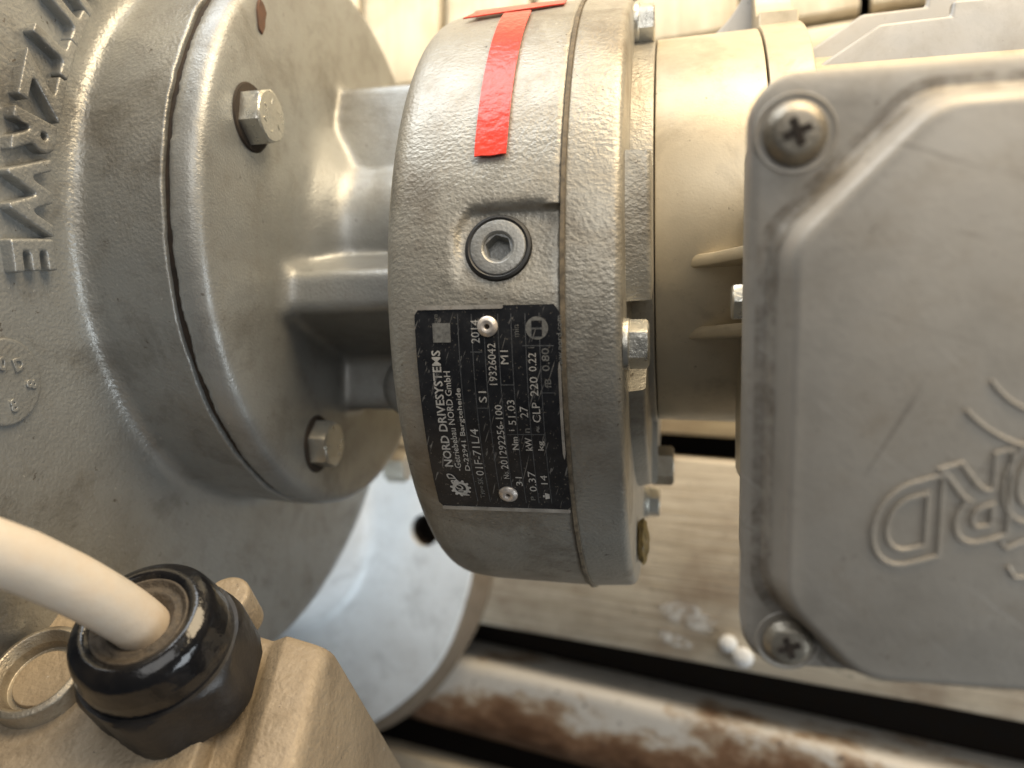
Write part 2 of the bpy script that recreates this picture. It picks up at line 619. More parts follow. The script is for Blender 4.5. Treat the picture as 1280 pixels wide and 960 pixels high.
# planks that run along the motor, front to back (y0, y1)
plank('plank', -0.75, 0.45, -0.1600, -0.0385, -0.022, 0.0, 'wood1', pallet, rot=R3)
plank('plank', -0.75, 0.45, -0.026, 0.090, -0.022, -0.001, 'wood2', pallet, rot=rad(-2.0))
plank('plank', -0.75, 0.45, 0.098, 0.2015, -0.022, 0.0, 'wood1', pallet, rot=rad(-0.2))
plank('plank', -0.75, 0.45, -0.40, -0.262, -0.022, -0.004, 'wood1', pallet, rot=R3)
for k in (-0.55, 0.36):
    plank('bearer', k - 0.04, k + 0.04, -0.40, 0.2, -0.10, -0.0235, 'wood1', pallet, 0.004)

floor = bpy.data.objects.new('floor', None)
COL.objects.link(floor)
floor['kind'] = 'structure'
for i in range(-9, 8):
    x0 = 0.005 + i * 0.0652
    plank('floor_board', x0 + 0.0028, x0 + 0.0624, 0.2075, 0.95, -0.03, 0.0 + 0.0008 * ((i * 7) % 3 - 1), 'wood3', floor, 0.0015, warp=0.0006)

def make_smear():
    m, nt, p = nodes_of('dried_white_splash')
    co = N(nt, 'ShaderNodeTexCoord').outputs['Object']
    p.inputs['Base Color'].default_value = (0.72, 0.72, 0.70, 1)
    p.inputs['Roughness'].default_value = 0.6
    nt.links.new(ramp(nt, noise_tex(nt, co, 130, 5, 0.7), [(0.40, (0, 0, 0)), (0.62, (0.75, 0.75, 0.75))]), p.inputs['Alpha'])
    return m


MAT['smear'] = make_smear()
for sx, sy, ra, rb in ((-0.026, -0.138, 0.017, 0.008), (-0.034, -0.153, 0.010, 0.004)):
    bm = bmesh.new()
    vs_ = []
    for k in range(26):
        a = 2 * math.pi * k / 26
        f = 1 + 0.35 * noise.noise(Vector((math.cos(a) * 1.6 + sx * 90, math.sin(a) * 1.6, 0)))
        vs_.append(bm.verts.new((sx + ra * f * math.cos(a), sy + rb * f * math.sin(a) - 0.25 * ra * math.cos(a), 0.0009)))
    bm.faces.new(vs_)
    bmesh.ops.triangulate(bm, faces=bm.faces)
    obj('dried_splash', bm, 'smear', pallet, smooth=False)

# rusty bar between the planks
bm = bmesh.new()
prof = rounded([(-0.0270, -0.032), (-0.0270, 0.0, 0.0180), (0.0270, 0.0, 0.0090), (0.0270, -0.032), ], 12)
prof += [Vector((0.022, -0.052)), Vector((-0.022, -0.052))]
nseg = 60
rows = []
for i in range(nseg + 1):
    x = -0.55 + 1.0 * i / nseg
    row = []
    for a, b in prof:
        q = Vector((x * 12, a * 30, b * 30))
        row.append(bm.verts.new((x, a + 0.0008 * noise.noise(q), b + 0.0008 * noise.noise(q + Vector((5, 1, 2))))))
    rows.append(row)
for A, B in zip(rows, rows[1:]):
    for k in range(len(prof)):
        k2 = (k + 1) % len(prof)
        bm.faces.new((A[k], A[k2], B[k2], B[k]))
bm.faces.new(rows[0]); bm.faces.new(list(reversed(rows[-1])))
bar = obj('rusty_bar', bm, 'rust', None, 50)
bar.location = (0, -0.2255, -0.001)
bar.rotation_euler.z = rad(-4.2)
bar['label'] = 'rounded rusty bar with flaking pale paint and a painted-on lit upper side between the pallet planks'
bar['category'] = 'bar'

for i, (x, y, r) in enumerate(((-0.0025, -0.1505, 0.0052), (0.0057, -0.1570, 0.0060))):
    bm = bmesh.new()
    bmesh.ops.create_icosphere(bm, subdivisions=3, radius=r)
    for v in bm.verts:
        v.co.z = v.co.z * 0.55 + 0.0004 * noise.noise(v.co * 300)
    o = obj('plastic_pellet', bm, 'pellet', None)
    o.location = (x, y, r * 0.55 + 0.0006)
    o['label'] = ('smaller upper white plastic pellet on the grey plank by the lid corner',
                  'larger lower white plastic pellet on the grey plank near the dark gap')[i]
    o['category'] = 'pellet'
    o['group'] = 'white pellets on the plank'

# ------------------------------------------------------------------ pump
pump = thing('pump', 'grey cast pump casing with raised letters, bolted to the gear flange at left', 'pump', (-0.24, 0.0, -0.2))
FY, FZ = 0.055, -0.004
bm = bmesh.new()
prof = rounded([(-0.1382, 0.040), (-0.1382, 0.1025, 0.0010), (-0.1685, 0.1000, 0.0060), (-0.1690, 0.172, 0.014), (-0.215, 0.178, 0.02), (-0.36, 0.178, 0.03), (-0.36, 0.05)], 10)


def hub_jit(x, r, a, k):
    if x > -0.1402 and r > 0.09:
        x -= 0.0016 * math.exp(-((a - 0.62) / 0.10) ** 2)
        x += 0.0008 * noise.noise(Vector((math.cos(a) * 6, math.sin(a) * 6, 1.0))) + 0.00035 * noise.noise(Vector((math.cos(a) * 35, math.sin(a) * 35, 3.0)))
    return x, r


lathe_x(bm, prof, FY, FZ, 220, jitter=hub_jit)
obj('casing', bm, 'casing', pump, 50)
bm = bmesh.new()
lathe_x(bm, [(-0.1400, 0.090), (-0.1400, 0.1008), (-0.1355, 0.1008), (-0.1355, 0.090)], FY, FZ, 128, closed=True)
obj('seam', bm, 'crack', pump)


def on_face(r, ang, x):
    return Vector((x, FY + r * math.sin(ang), FZ + r * math.cos(ang)))


for ch, deg in (('N', 31.0), ('T', 24.6), ('T', 18.6), ('Z', 12.2), ('R', 5.4), ('W', -2.4), ('E', -10.0)):
    me = text_mesh(ch, 0.0185, 0.0036, 0.0008, 0.0)
    a = rad(deg)
    c = on_face(0.1172 + max(0, 12 - deg) * 0.00010, a, -0.1688)
    right = Vector((0, -math.cos(a), math.sin(a)))
    up = Vector((0, -math.sin(a), -math.cos(a)))
    nx = Vector((1, 0, 0))
    bm = bmesh.new()
    bm.from_mesh(me)
    bmesh.ops.remove_doubles(bm, verts=bm.verts, dist=1e-6)
    me = cast(bm, 0.00045, 14, 0.5)
    remap(me, lambda v: c + right * v.x + up * v.y + nx * v.z)
    obj('raised_letter', me, 'casing', pump, 70)

bm = bmesh.new()
bc = Vector((-0.1690, 0.0005, 0.1195))
lathe_axis(bm, rounded([(-0.002, 0.0), (-0.002, 0.0118), (0.0016, 0.0112, 0.0008), (0.0013, 0.0)], 4), bc, Vector((1, 0, 0)), 48)
boss = obj('date_boss', bm, 'casing', pump)
for ch, ry, rz, rot in (('D', 0.0045, -0.0035, 0.4), ('8', -0.0005, -0.0078, 1.5), ('8', -0.0062, -0.0022, 0.3), ('0', 0.0045, 0.0015, 0.0), ('9', -0.001, 0.006, 0.2)):
    me = text_mesh(ch, 0.0045, 0.0003, 0.0001, 0.00012)
    c = bc + Vector((0.0016, ry, rz))
    cr, sr = math.cos(rot), math.sin(rot)
    remap(me, lambda v: c + Vector((v.z, v.x * sr + v.y * cr, -(v.x * cr - v.y * sr))))
    obj('raised_numeral', me, 'casing', boss, 50)

# base flange on the pallet, its neck, and casing bolts (level with the pallet: given in world space, turned into the machine frame)
MI = M.inverted()


def from_world(me):
    me.transform(MI)
    return me


bm = bmesh.new()
PC = (-0.315, -0.093)
prof = rounded([(0.001, 0.04), (0.001, 0.1560, 0.002), (0.0215, 0.1590, 0.0020), (0.0215, 0.080, 0.010), (0.050, 0.074, 0.02), (0.09, 0.072), (0.14, 0.072)], 8)
lathe_axis(bm, prof, Vector((PC[0], PC[1], 0)), Vector((0, 0, 1)), 160, closed=True)
for v in bm.verts:
    q = Vector((v.co.x * 25, v.co.y * 25, 0))
    d = Vector((v.co.x - PC[0], v.co.y - PC[1], 0))
    if d.length > 0.14:
        v.co += d.normalized() * 0.0012 * noise.noise(q)
me = mesh_from(bm, 'base_flange')
tmp = bpy.data.objects.new('tmp', me)
COL.objects.link(tmp)
bm = bmesh.new()
bmesh.ops.create_cone(bm, cap_ends=True, segments=40, radius1=0.0105, radius2=0.0105, depth=0.2, matrix=Matrix.Translation((-0.1925, -0.0955, 0)))
cut = bpy.data.objects.new('cut', mesh_from(bm, 'cut'))
COL.objects.link(cut)
bo = tmp.modifiers.new('b', 'BOOLEAN')
bo.operation, bo.object, bo.solver = 'DIFFERENCE', cut, 'EXACT'
dg = bpy.context.evaluated_depsgraph_get()
me2 = bpy.data.meshes.new_from_object(tmp.evaluated_get(dg))
for q in (tmp, cut):
    bpy.data.objects.remove(q)
me2.name = 'base_flange'
o = obj('base_flange', from_world(me2), 'plate', pump, 40)
bm = bmesh.new()
lathe_axis(bm, rounded([(0.0005, 0.150), (0.0005, 0.1655, 0.003), (0.0195, 0.1603, 0.0030), (0.0208, 0.1500)], 5), Vector((PC[0], PC[1] - 0.003, 0)), Vector((0, 0, 1)), 160, closed=True)
for v in bm.verts:
    d = Vector((v.co.x - PC[0], v.co.y - PC[1], 0))
    v.co += d.normalized() * 0.0016 * noise.noise(Vector((v.co.x * 30, v.co.y * 30, v.co.z * 60)))
obj('flange_rim', from_world(mesh_from(bm, 'flange_rim')), 'rim', o, 40)
bm = bmesh.new()
lathe_axis(bm, [(0.0015, 0.0), (0.0015, 0.0104), (0.0185, 0.0104), (0.0185, 0.0102), (0.002, 0.0102), (0.002, 0.0)], Vector((-0.1925, -0.0955, 0)), Vector((0, 0, 1)), 40)
obj('bolt_hole', from_world(mesh_from(bm, 'bolt_hole')), 'crack', o, 40)
for px, py in ((497, 583), (508, 562)):
    bm = bmesh.new()
    c = at_x(px, py, -0.165)
    hex_bolt(bm, Vector((-0.1690, c.y, c.z)), Vector((1, 0, 0)), 0.017, 0.011, 0.3)
    obj('bolt', bm, 'screw', pump, 30)

# ------------------------------------------------------------------ gear motor
gm = thing('gear_motor', 'silver grey geared motor with black nameplate, red tape and terminal box', 'gear motor', (-0.03, 0.03, -0.1))
GY, GZ, GR = 0.0300, 0.0, 0.1012
X1 = Vector((1, 0, 0))

# output flange with neck and ribs, one casting
bm = bmesh.new()
lathe_x(bm, rounded([(-0.1368, 0.0), (-0.1368, 0.1025, 0.0008), (-0.1270, 0.1015, 0.005), (-0.1270, 0.046, 0.012), (-0.116, 0.034, 0.01), (-0.108, 0.033), (-0.06, 0.036), (-0.06, 0.0)], 8), FY, FZ, 160)
prism(bm, [(-0.131, 0.0060, -0.01), (-0.131, 0.0240, 0.0520), (-0.131, 0.0370, 0.0520), (-0.131, 0.0600, -0.01)], (0.065, 0, 0), 0.0022, 2)
prism(bm, [(-0.131, 0.0100, 0.0), (-0.131, 0.0222, 0.0545), (-0.131, 0.0388, 0.0545), (-0.131, 0.0560, 0.0)], (0.0065, 0, 0), 0.002, 2)
prism(bm, [(-0.131, 0.0600, 0.0250), (-0.131, 0.1140, 0.0100), (-0.131, 0.1140, -0.0140), (-0.131, 0.0600, -0.0250)], (0.065, 0, 0), 0.0022, 2)
box(bm, (-0.131, 0.0600, -0.065), (-0.066, 0.0740, -0.01), 0.003)
box(bm, (-0.131, -0.0100, -0.014), (-0.066, 0.0300, 0.006), 0.003)
me = cast(bm, 0.0013, 10)


def flange_jit(v):
    if v.x < -0.1345:
        a = math.atan2(v.y - FY, v.z - FZ)
        v.x += 0.0006 * noise.noise(Vector((math.cos(a) * 9, math.sin(a) * 9, 7.0))) + 0.0003 * noise.noise(Vector((math.cos(a) * 40, math.sin(a) * 40, 2.0)))
    return v


remap(me, flange_jit)
flange = obj('output_flange', me, 'flange', gm, 60)
bm = bmesh.new()
lathe_axis(bm, rounded([(-0.02, 0.0), (-0.02, 0.0115), (0.018, 0.0115, 0.006), (0.018, 0.0)], 6), Vector((-0.094, -0.001, 0.0)), Vector((-0.15, 0, 1)), 40)
obj('drain_boss', bm, 'flange', gm)

for (px, py), rot in (((331, 146), 0.12), ((411, 555), 0.5)):
    p = at_x(px, py, -0.1225)
    o3 = Vector((-0.1270, p.y, p.z))
    bm = bmesh.new()
    hex_bolt(bm, o3, X1, 0.0152, 0.0070, rot)
    b = obj('bolt', bm, 'zinc', gm, 30)
    bm = bmesh.new()
    for k in range(6):
        a = rot + 0.4 + k * 1.05
        cc = o3 + Vector((0.0070, 0.0045 * math.sin(a), 0.0045 * math.cos(a)))
        t_ = Vector((0, math.sin(a + 0.2 * k), math.cos(a + 0.2 * k))) * (0.0009 if k % 2 else 0.0006)
        tube(bm, [cc - t_, cc + t_], 0.00018, 6)
    obj('head_marking', bm, 'zinc', b)
    bm = bmesh.new()
    lathe_axis(bm, [(0.0001, 0.0), (0.0001, 0.0104), (0.0006, 0.0100), (0.0006, 0.0)], o3, X1, 40)
    obj('paint_gap', bm, 'crack', b)
for dy, dz in ((0.07, -0.04), (-0.04, -0.07)):
    bm = bmesh.new()
    hex_bolt(bm, Vector((-0.1270, FY + dy, FZ + dz)), X1, 0.0170, 0.0085, 0.2)
    obj('bolt', bm, 'zinc', gm, 30)

# a chip in the paint at the flange top
bm = bmesh.new()
c = at_x(325, 18, -0.1272)
pts = []
for k in range(11):
    a = 2 * math.pi * k / 11
    r = 0.0026 + 0.0018 * noise.noise(Vector((k * 1.7, 2, 1)))
    pts.append(Vector((-0.1272, c.y + r * 1.7 * math.sin(a), c.z + r * math.cos(a))))
prism(bm, pts, (0.0008, 0, 0), 0.0002, 1)
obj('paint_chip', bm, 'chip', gm)

# gearbox housing with the flat pad of the oil plug
bm = bmesh.new()
lathe_x(bm, rounded([(-0.0745, 0.0), (-0.0745, GR - 0.0025, 0.009), (-0.060, GR - 0.0008, 0.01), (-0.0268, GR, 0.0006), (-0.0268, 0.0)], 8), GY, GZ, 200)
bmesh.ops.remove_doubles(bm, verts=bm.verts, dist=1e-6)


def carve(me, cutter):
    a_ = bpy.data.objects.new('tmp', me)
    b_ = bpy.data.objects.new('cut', mesh_from(cutter, 'cut'))
    COL.objects.link(a_); COL.objects.link(b_)
    mo = a_.modifiers.new('b', 'BOOLEAN')
    mo.operation, mo.object, mo.solver = 'DIFFERENCE', b_, 'EXACT'
    r = bpy.data.meshes.new_from_object(a_.evaluated_get(bpy.context.evaluated_depsgraph_get()))
    bpy.data.objects.remove(a_); bpy.data.objects.remove(b_)
    return r


PADN = Vector((0, 0.14, 1)).normalized()
pc = Vector((-0.0430, 0.0338, 0.0990))
pad_z = lambda y: pc.z - (y - pc.y) * 0.14
cb_ = bmesh.new()
prism(cb_, [Vector((x, y, pad_z(y))) for x, y in ((-0.0540, 0.0195), (-0.0540, 0.0385), (-0.0505, 0.0440), (-0.0200, 0.0440), (-0.0200, 0.0195))], (0, 0, 0.02))
me = carve(mesh_from(bm, 'h'), cb_)
bm = bmesh.new()
bm.from_mesh(me)
me = cast(bm, 0.0011, 4)
cb_ = bmesh.new()
bmesh.ops.create_cone(cb_, cap_ends=True, segments=64, radius1=0.0085, radius2=0.0085, depth=0.02, matrix=Matrix.Translation(pc + PADN * 0.0056) @ Vector((0, 0, 1)).rotation_difference(PADN).to_matrix().to_4x4())
me = carve(me, cb_)
housing = obj('gearbox_housing', me, 'gear', gm, 60)
bm = bmesh.new()
lathe_x(bm, rounded([(-0.0272, 0.09), (-0.0272, GR + 0.0006), (-0.0262, GR + 0.0006), (-0.0262, 0.09)], 2), GY, GZ, 160, jitter=lambda x, r, a, k: (x, r + (0.0004 * noise.noise(Vector((math.cos(a) * 14, math.sin(a) * 14, 0))) if r > 0.095 else 0) + (0.0016 if r > 0.095 and abs(a - rad(256)) < 0.03 else 0)))
obj('gasket', bm, 'gasket', gm)
bm = bmesh.new()
lathe_x(bm, rounded([(-0.0265, 0.0), (-0.0265, GR, 0.0008), (-0.0125, GR - 0.0008, 0.0028), (-0.0125, 0.0)], 6), GY, GZ, 200)
obj('gearbox_cover', bm, 'gear', gm, 45)

# oil plug
Z1 = PADN
PU = Vector((0, PADN.z, -PADN.y))
pq = lambda x, y, z: pc + X1 * x + PU * y + Z1 * z
bm = bmesh.new()
n = 48
lev = [(-0.004, 0.0073), (0.0004, 0.0073), (0.0009, 0.0069), (0.0010, 0.0066), (0.0010, 0.0042), (0.0007, 0.0038), (0.0002, 0.0036)]
rows = [[bm.verts.new(pq(r * math.cos(2 * math.pi * k / n), r * math.sin(2 * math.pi * k / n), h)) for k in range(n)] for h, r in lev]


def hexr(k, af):
    a = 2 * math.pi * k / n
    return af / math.cos(((a + 0.3) % (math.pi / 3)) - math.pi / 6)


for h, af in ((0.0002, 0.0030), (-0.0034, 0.0029)):
    rows.append([bm.verts.new(pq(hexr(k, af) * math.cos(2 * math.pi * k / n), hexr(k, af) * math.sin(2 * math.pi * k / n), h)) for k in range(n)])
for A, B in zip(rows, rows[1:]):
    for k in range(n):
        bm.faces.new((A[k], A[(k + 1) % n], B[(k + 1) % n], B[k]))
bm.faces.new(rows[-1])
plug = obj('oil_plug', bm, 'flange', gm, 30)
bm = bmesh.new()
tube(bm, [pq(0.0077 * math.cos(2 * math.pi * k / 64), 0.0077 * math.sin(2 * math.pi * k / 64), 0.0) for k in range(64)], 0.0009, 8, True)
obj('seal_ring', bm, 'rubber', plug)


# curved coordinates on the housing: x along the axis, h = height measured along Y at the surface
def on_cyl(x, y, lift=0.0):
    a = math.asin(max(-1, min(1, (y - GY) / GR)))
    return Vector((x, GY + (GR + lift) * math.sin(a), GZ + (GR + lift) * math.cos(a)))


def on_arc(x, s, lift=0.0):
    """s = arc length from the level of the plug (positive = up in the picture)."""
    a = s / GR
    return Vector((x, GY + (GR + lift) * math.sin(a), GZ + (GR + lift) * math.cos(a)))


def curved_sheet(x0, x1, s0, s1, lift, thick, rc=0.002, n=28, ragged=None):
    bm = bmesh.new()
    nx = 8
    up, dn = [], []
    for j in range(n + 1):
        s = s0 + (s1 - s0) * j / n
        ins = 0.0
        for e in (s - s0, s1 - s):
            if e < rc:
                ins = max(ins, rc - math.sqrt(max(0, rc * rc - (rc - e) ** 2)))
        ru, rd = [], []
        for i in range(nx + 1):
            x = x0 + ins + (x1 - x0 - 2 * ins) * i / nx
            ss = s
            if ragged and j in (0, n):
                ss += ragged(i / nx, j)
            ru.append(bm.verts.new(on_arc(x, ss, lift + thick)))
            rd.append(bm.verts.new(on_arc(x, ss, lift)))
        up.append(ru); dn.append(rd)
    for j in range(n):
        for i in range(nx):
            bm.faces.new((up[j][i], up[j][i + 1], up[j + 1][i + 1], up[j + 1][i]))
            bm.faces.new((dn[j][i], dn[j + 1][i], dn[j + 1][i + 1], dn[j][i + 1]))
        for i in (0, nx):
            bm.faces.new((up[j][i], up[j + 1][i], dn[j + 1][i], dn[j][i]))
    for j in (0, n):
        for i in range(nx):
            bm.faces.new((up[j][i], up[j][i + 1], dn[j][i + 1], dn[j][i]))
    return bm


# nameplate: x -0.064 .. -0.0272, arc from just under the pad to the foot of the housing
PX0, PX1 = -0.0640, -0.0272
PS0, PS1 = -GR * math.asin((0.0335 + GY) / GR), -GR * math.asin((GY - 0.0194) / GR)
NPL = 0.0006
plate = obj('nameplate', curved_sheet(PX0, PX1, PS0, PS1, NPL, 0.0007, 0.0015), 'black', gm, 40)
for s0, s1, x0, x1 in ((PS1 - 0.0008, PS1 + 0.0002, PX0 + 0.0006, PX1 - 0.0140), (PS0 - 0.0004, PS0 + 0.0008, PX0 + 0.0008, PX1 - 0.0003)):
    obj('plate_edge', curved_sheet(x0, x1, s0, s1, NPL + 0.00075, 0.0002, 0.0003, 4), 'plateedge', plate)
obj('plate_edge', curved_sheet(PX1 - 0.0008, PX1 - 0.0001, PS0 + 0.018, PS1 - 0.014, NPL + 0.00075, 0.0002, 0.0003, 16), 'plateedge', plate)
PW, PH = PX1 - PX0, PS1 - PS0
TOPL = NPL + 0.00078


def plate_pt(px, py):
    """Where a spot measured in the photograph lies on the plate: (x, arc)."""
    d = ray(px, py)
    r = GR + TOPL
    a = d.y ** 2 + d.z ** 2
    b = d.y * (EYE.y - GY) + d.z * (EYE.z - GZ)
    c = (EYE.y - GY) ** 2 + (EYE.z - GZ) ** 2 - r * r
    p = EYE + d * ((-b - math.sqrt(b * b - a * c)) / a)
    return p.x, GR * math.atan2(p.y - GY, p.z - GZ)


def lettering(body, p0, p1, hpx, mat='print', bold=0.0, name='lettering'):
    """Line of text that runs up the plate from p0 to p1 (ends of its centre line)."""
    x0, s0 = plate_pt(*p0)
    x1, s1 = plate_pt(*p1)
    xm = (x0 + x1) / 2
    me = text_mesh(body, 1.0, 0, bold, res=2, align='LEFT')
    xs = [v.co.x for v in me.vertices]
    ys = [v.co.y for v in me.vertices]
    wx, hy = max(xs) - min(xs), max(ys) - min(ys)
    cy = (max(ys) + min(ys)) / 2
    mx = min(xs)
    hh = hpx * 0.000205
    remap(me, lambda v: on_arc(xm - (v.y - cy) / hy * hh, s0 + (v.x - mx) / wx * (s1 - s0), TOPL + 0.0001))
    return obj(name, me, mat, plate, smooth=False)


lettering('NORD DRIVESYSTEMS', (564, 583), (542, 438), 11.5, bold=0.018)
lettering('-Getriebebau NORD GmbH', (573, 588), (559, 464), 8.5, bold=0.008)
lettering('D-22941 Bargteheide', (586, 588), (573, 485), 8.5, bold=0.008)
lettering('Type', (604, 622), (602, 607), 7, 'dimprint', 0.02)
lettering('SK', (601, 605), (600, 596), 7, 'dimprint', 0.02)
lettering('01F-71L/4', (600, 594), (593, 536), 10.5)
lettering('S1', (604, 503), (603, 489), 10)
lettering('2014', (596, 429), (592, 400), 10.5)
lettering('No.', (634, 598), (632, 588), 7, 'print')
lettering('201292256-100', (633, 586), (621, 506), 9.5, bold=0.005)
lettering('19326042', (619, 481), (612, 429), 10)
lettering('31', (650, 607), (648, 596), 8.5)
lettering('Nm', (645, 562), (643, 546), 8, bold=0.015)
lettering('i', (640, 538.5), (639.6, 537), 7)
lettering('51.03', (642, 531), (637, 500), 9.5)
lettering('M1', (632, 455), (629, 438), 9.5)
lettering('P', (667, 625), (666, 620), 6, 'dimprint', 0.02)
lettering('0.37', (667, 614), (664, 589), 9.5)
lettering('kW', (662, 563), (660, 547), 8.5, bold=0.015)
lettering('n', (660, 541), (659, 535), 6, 'dimprint', 0.02)
lettering('27', (656, 522), (654, 508), 10)
lettering('min', (646, 421), (644, 406), 7, 'dimprint')
lettering('14', (681, 605), (679, 594), 8.5)
lettering('kg', (678, 563), (676, 551), 9, bold=0.015)
lettering('CLP', (672, 528), (669, 503), 10)
lettering('220', (669, 495), (666, 471), 10)
lettering('0.22', (667, 464), (664, 441), 9.5)
lettering('l', (664, 435), (663.8, 434), 8, 'dimprint')
lettering('fB', (686, 485), (684, 473), 8, 'dimprint', 0.02)
lettering('0.80', (684, 464), (680, 435), 9.5, 'dimprint', 0.01)
lettering('www.nord.com', (704, 464), (695, 394), 6.5, 'dimprint', 0.01)
lettering('8003430', (547, 409), (544, 393), 4.5, 'dimprint')
# symbols: oil drop, weight, handbook disc, blank code patch, gear emblem
lettering('~', (673, 540), (672, 533), 5, 'dimprint', 0.02)


def plate_shape(polys, mat, name, lift=0.0001):
    bm = bmesh.new()
    for poly in polys:
        bm.faces.new([bm.verts.new(on_arc(x, s, TOPL + lift)) for x, s in poly])
    return obj(name, bm, mat, plate, smooth=False)


def ring2(c, r, n=28, f=None):
    return [(c[0] + (f(k) if f else r) * math.cos(2 * math.pi * k / n), c[1] + (f(k) if f else r) * math.sin(2 * math.pi * k / n)) for k in range(n)]


gc = plate_pt(576, 610)
n = 66
teeth = lambda k: 0.0029 if (k % 6) in (0, 1, 2) else 0.0023
bm = bmesh.new()
outer = [bm.verts.new(on_arc(*p, TOPL + 0.0001)) for p in ring2(gc, 0, n, teeth)]
inner = [bm.verts.new(on_arc(*p, TOPL + 0.0001)) for p in ring2(gc, 0.0015, n)]
for k in range(n):
    bm.faces.new((outer[k], outer[(k + 1) % n], inner[(k + 1) % n], inner[k]))
obj('gear_emblem', bm, 'print', plate, smooth=False)
me = text_mesh('NORD', 0.0029, 0, 0.00007, res=2)
sl = 0.9
remap(me, lambda v: on_arc(gc[0] - v.y - 0.0006 - v.x * 0.45, gc[1] + 0.0013 + v.x * sl, TOPL + 0.00022))
obj('lettering', me, 'print', plate, smooth=False)
dc = plate_pt(671, 410)
plate_shape([ring2(dc, 0.0028)], 'dimprint', 'handbook_disc')
hx = 0.0010
plate_shape([[(dc[0] - 0.0013, dc[1] - 0.0020), (dc[0] + 0.0013, dc[1] - 0.0020), (dc[0] + 0.0013, dc[1] - 0.0003), (dc[0] - 0.0013, dc[1] - 0.0003)],
             [(dc[0] - 0.0013, dc[1] + 0.0002), (dc[0] + 0.0013, dc[1] + 0.0002), (dc[0] + 0.0013, dc[1] + 0.0018), (dc[0] - 0.0013, dc[1] + 0.0018)]], 'black', 'handbook_symbol', 0.0002)
qc = plate_pt(552, 416)
plate_shape([[(qc[0] - 0.0023, qc[1] - 0.0024), (qc[0] + 0.0023, qc[1] - 0.0024), (qc[0] + 0.0023, qc[1] + 0.0024), (qc[0] - 0.0023, qc[1] + 0.0024)]], 'dimprint', 'blank_code_patch')
wc = plate_pt(683, 620)
plate_shape([[(wc[0] - 0.0003, wc[1] - 0.0011), (wc[0] + 0.0009, wc[1] - 0.0008), (wc[0] + 0.0009, wc[1] + 0.0008), (wc[0] - 0.0003, wc[1] + 0.0011)],
             [(wc[0] - 0.0009, wc[1] - 0.0004), (wc[0] - 0.0004, wc[1] - 0.0004), (wc[0] - 0.0004, wc[1] + 0.0004), (wc[0] - 0.0009, wc[1] + 0.0004)]], 'print', 'weight_symbol')
# ruled lines along and across
bm = bmesh.new()


def rule(p0, p1, wd=0.00012):
    x0, s0 = plate_pt(*p0)
    x1, s1 = plate_pt(*p1)
    k = 14
    d = Vector((x1 - x0, s1 - s0)).normalized()
    nx_, ns = -d.y * wd, d.x * wd
    prev = None
    for i in range(k + 1):
        t = i / k
        x, s = x0 + (x1 - x0) * t, s0 + (s1 - s0) * t
        cur = (bm.verts.new(on_arc(x + nx_, s + ns, TOPL + 0.00008)), bm.verts.new(on_arc(x - nx_, s - ns, TOPL + 0.00008)))
        if prev:
            bm.faces.new((prev[0], prev[1], cur[1], cur[0]))
        prev = cur


xb = [(596.5, 566.5), (612, 583), (626, 598), (642, 613), (657, 628.5), (673, 645.5), (689, 661.5)]
for b_, t_ in xb:
    x, _ = plate_pt(b_, 622)
    # each ruled line keeps its place along the axis
    k = 16
    s_lo, s_hi = PS0 + 0.003, PS1 - 0.002
    prev = None
    for i in range(k + 1):
        s = s_lo + (s_hi - s_lo) * i / k
        cur = (bm.verts.new(on_arc(x - 0.0001, s, TOPL + 0.00008)), bm.verts.new(on_arc(x + 0.0001, s, TOPL + 0.00008)))
        if prev:
            bm.faces.new((prev[0], prev[1], cur[1], cur[0]))
        prev = cur
for p0, p1 in (((597, 510), (612, 510)), ((588, 440), (603, 440)), ((634, 543), (682, 543)), ((626, 481), (642, 481)), ((653, 432), (692, 432)), ((678, 491), (694, 491))):
    rule(p0, p1)
obj('ruled_lines', bm, 'rule', plate, smooth=False)
for px, py in ((609.5, 408), (635.5, 617)):
    x, s = plate_pt(px, py)
    c = on_arc(x, s, TOPL)
    ax = (c - Vector((x, GY, GZ))).normalized()
    bm = bmesh.new()
    lathe_axis(bm, rounded([(0, 0.0026), (0.0005, 0.0026, 0.0004), (0.0012, 0.0016, 0.0006), (0.0010, 0.0007, 0.0003), (0.0000, 0.0006), (0.0000, 0.0)], 4), c, ax, 32)
    rv = obj('rivet', bm, 'alu', plate)
    bm = bmesh.new()
    lathe_axis(bm, [(0.0003, 0.0), (0.0003, 0.00062), (0.0001, 0.0007)], c, ax, 16)
    obj('rivet_hole', bm, 'crack', rv)

# red tape: one strip down the front, one along the top
rag = lambda t, j: 0.0003 * t + 0.00012 * math.sin(t * 9)
s_of = lambda y: GR * math.asin((y - GY) / GR)
obj('tape_strip', curved_sheet(-0.0495, -0.0412, s_of(0.0570), s_of(0.1090), 0.0003, 0.0004, 0.0001, 24, rag), 'tape', gm, 40)
bm = bmesh.new()
ta, tb = (-0.0618, s_of(0.1085)), (-0.0322, s_of(0.1122))
tw = 0.0085
k = 14
rowsu, rowsd = [], []
for i in range(k + 1):
    t = i / k
    x = ta[0] + (tb[0] - ta[0]) * t
    s = ta[1] + (tb[1] - ta[1]) * t
    ru, rd = [], []
    for j in range(7):
        q = j / 6
        xx = x + (0.004 * q if i in (0,) else 0)
        ru.append(bm.verts.new(on_arc(xx, s + tw * q, 0.0007)))
        rd.append(bm.verts.new(on_arc(xx, s + tw * q, 0.0003)))
    rowsu.append(ru); rowsd.append(rd)
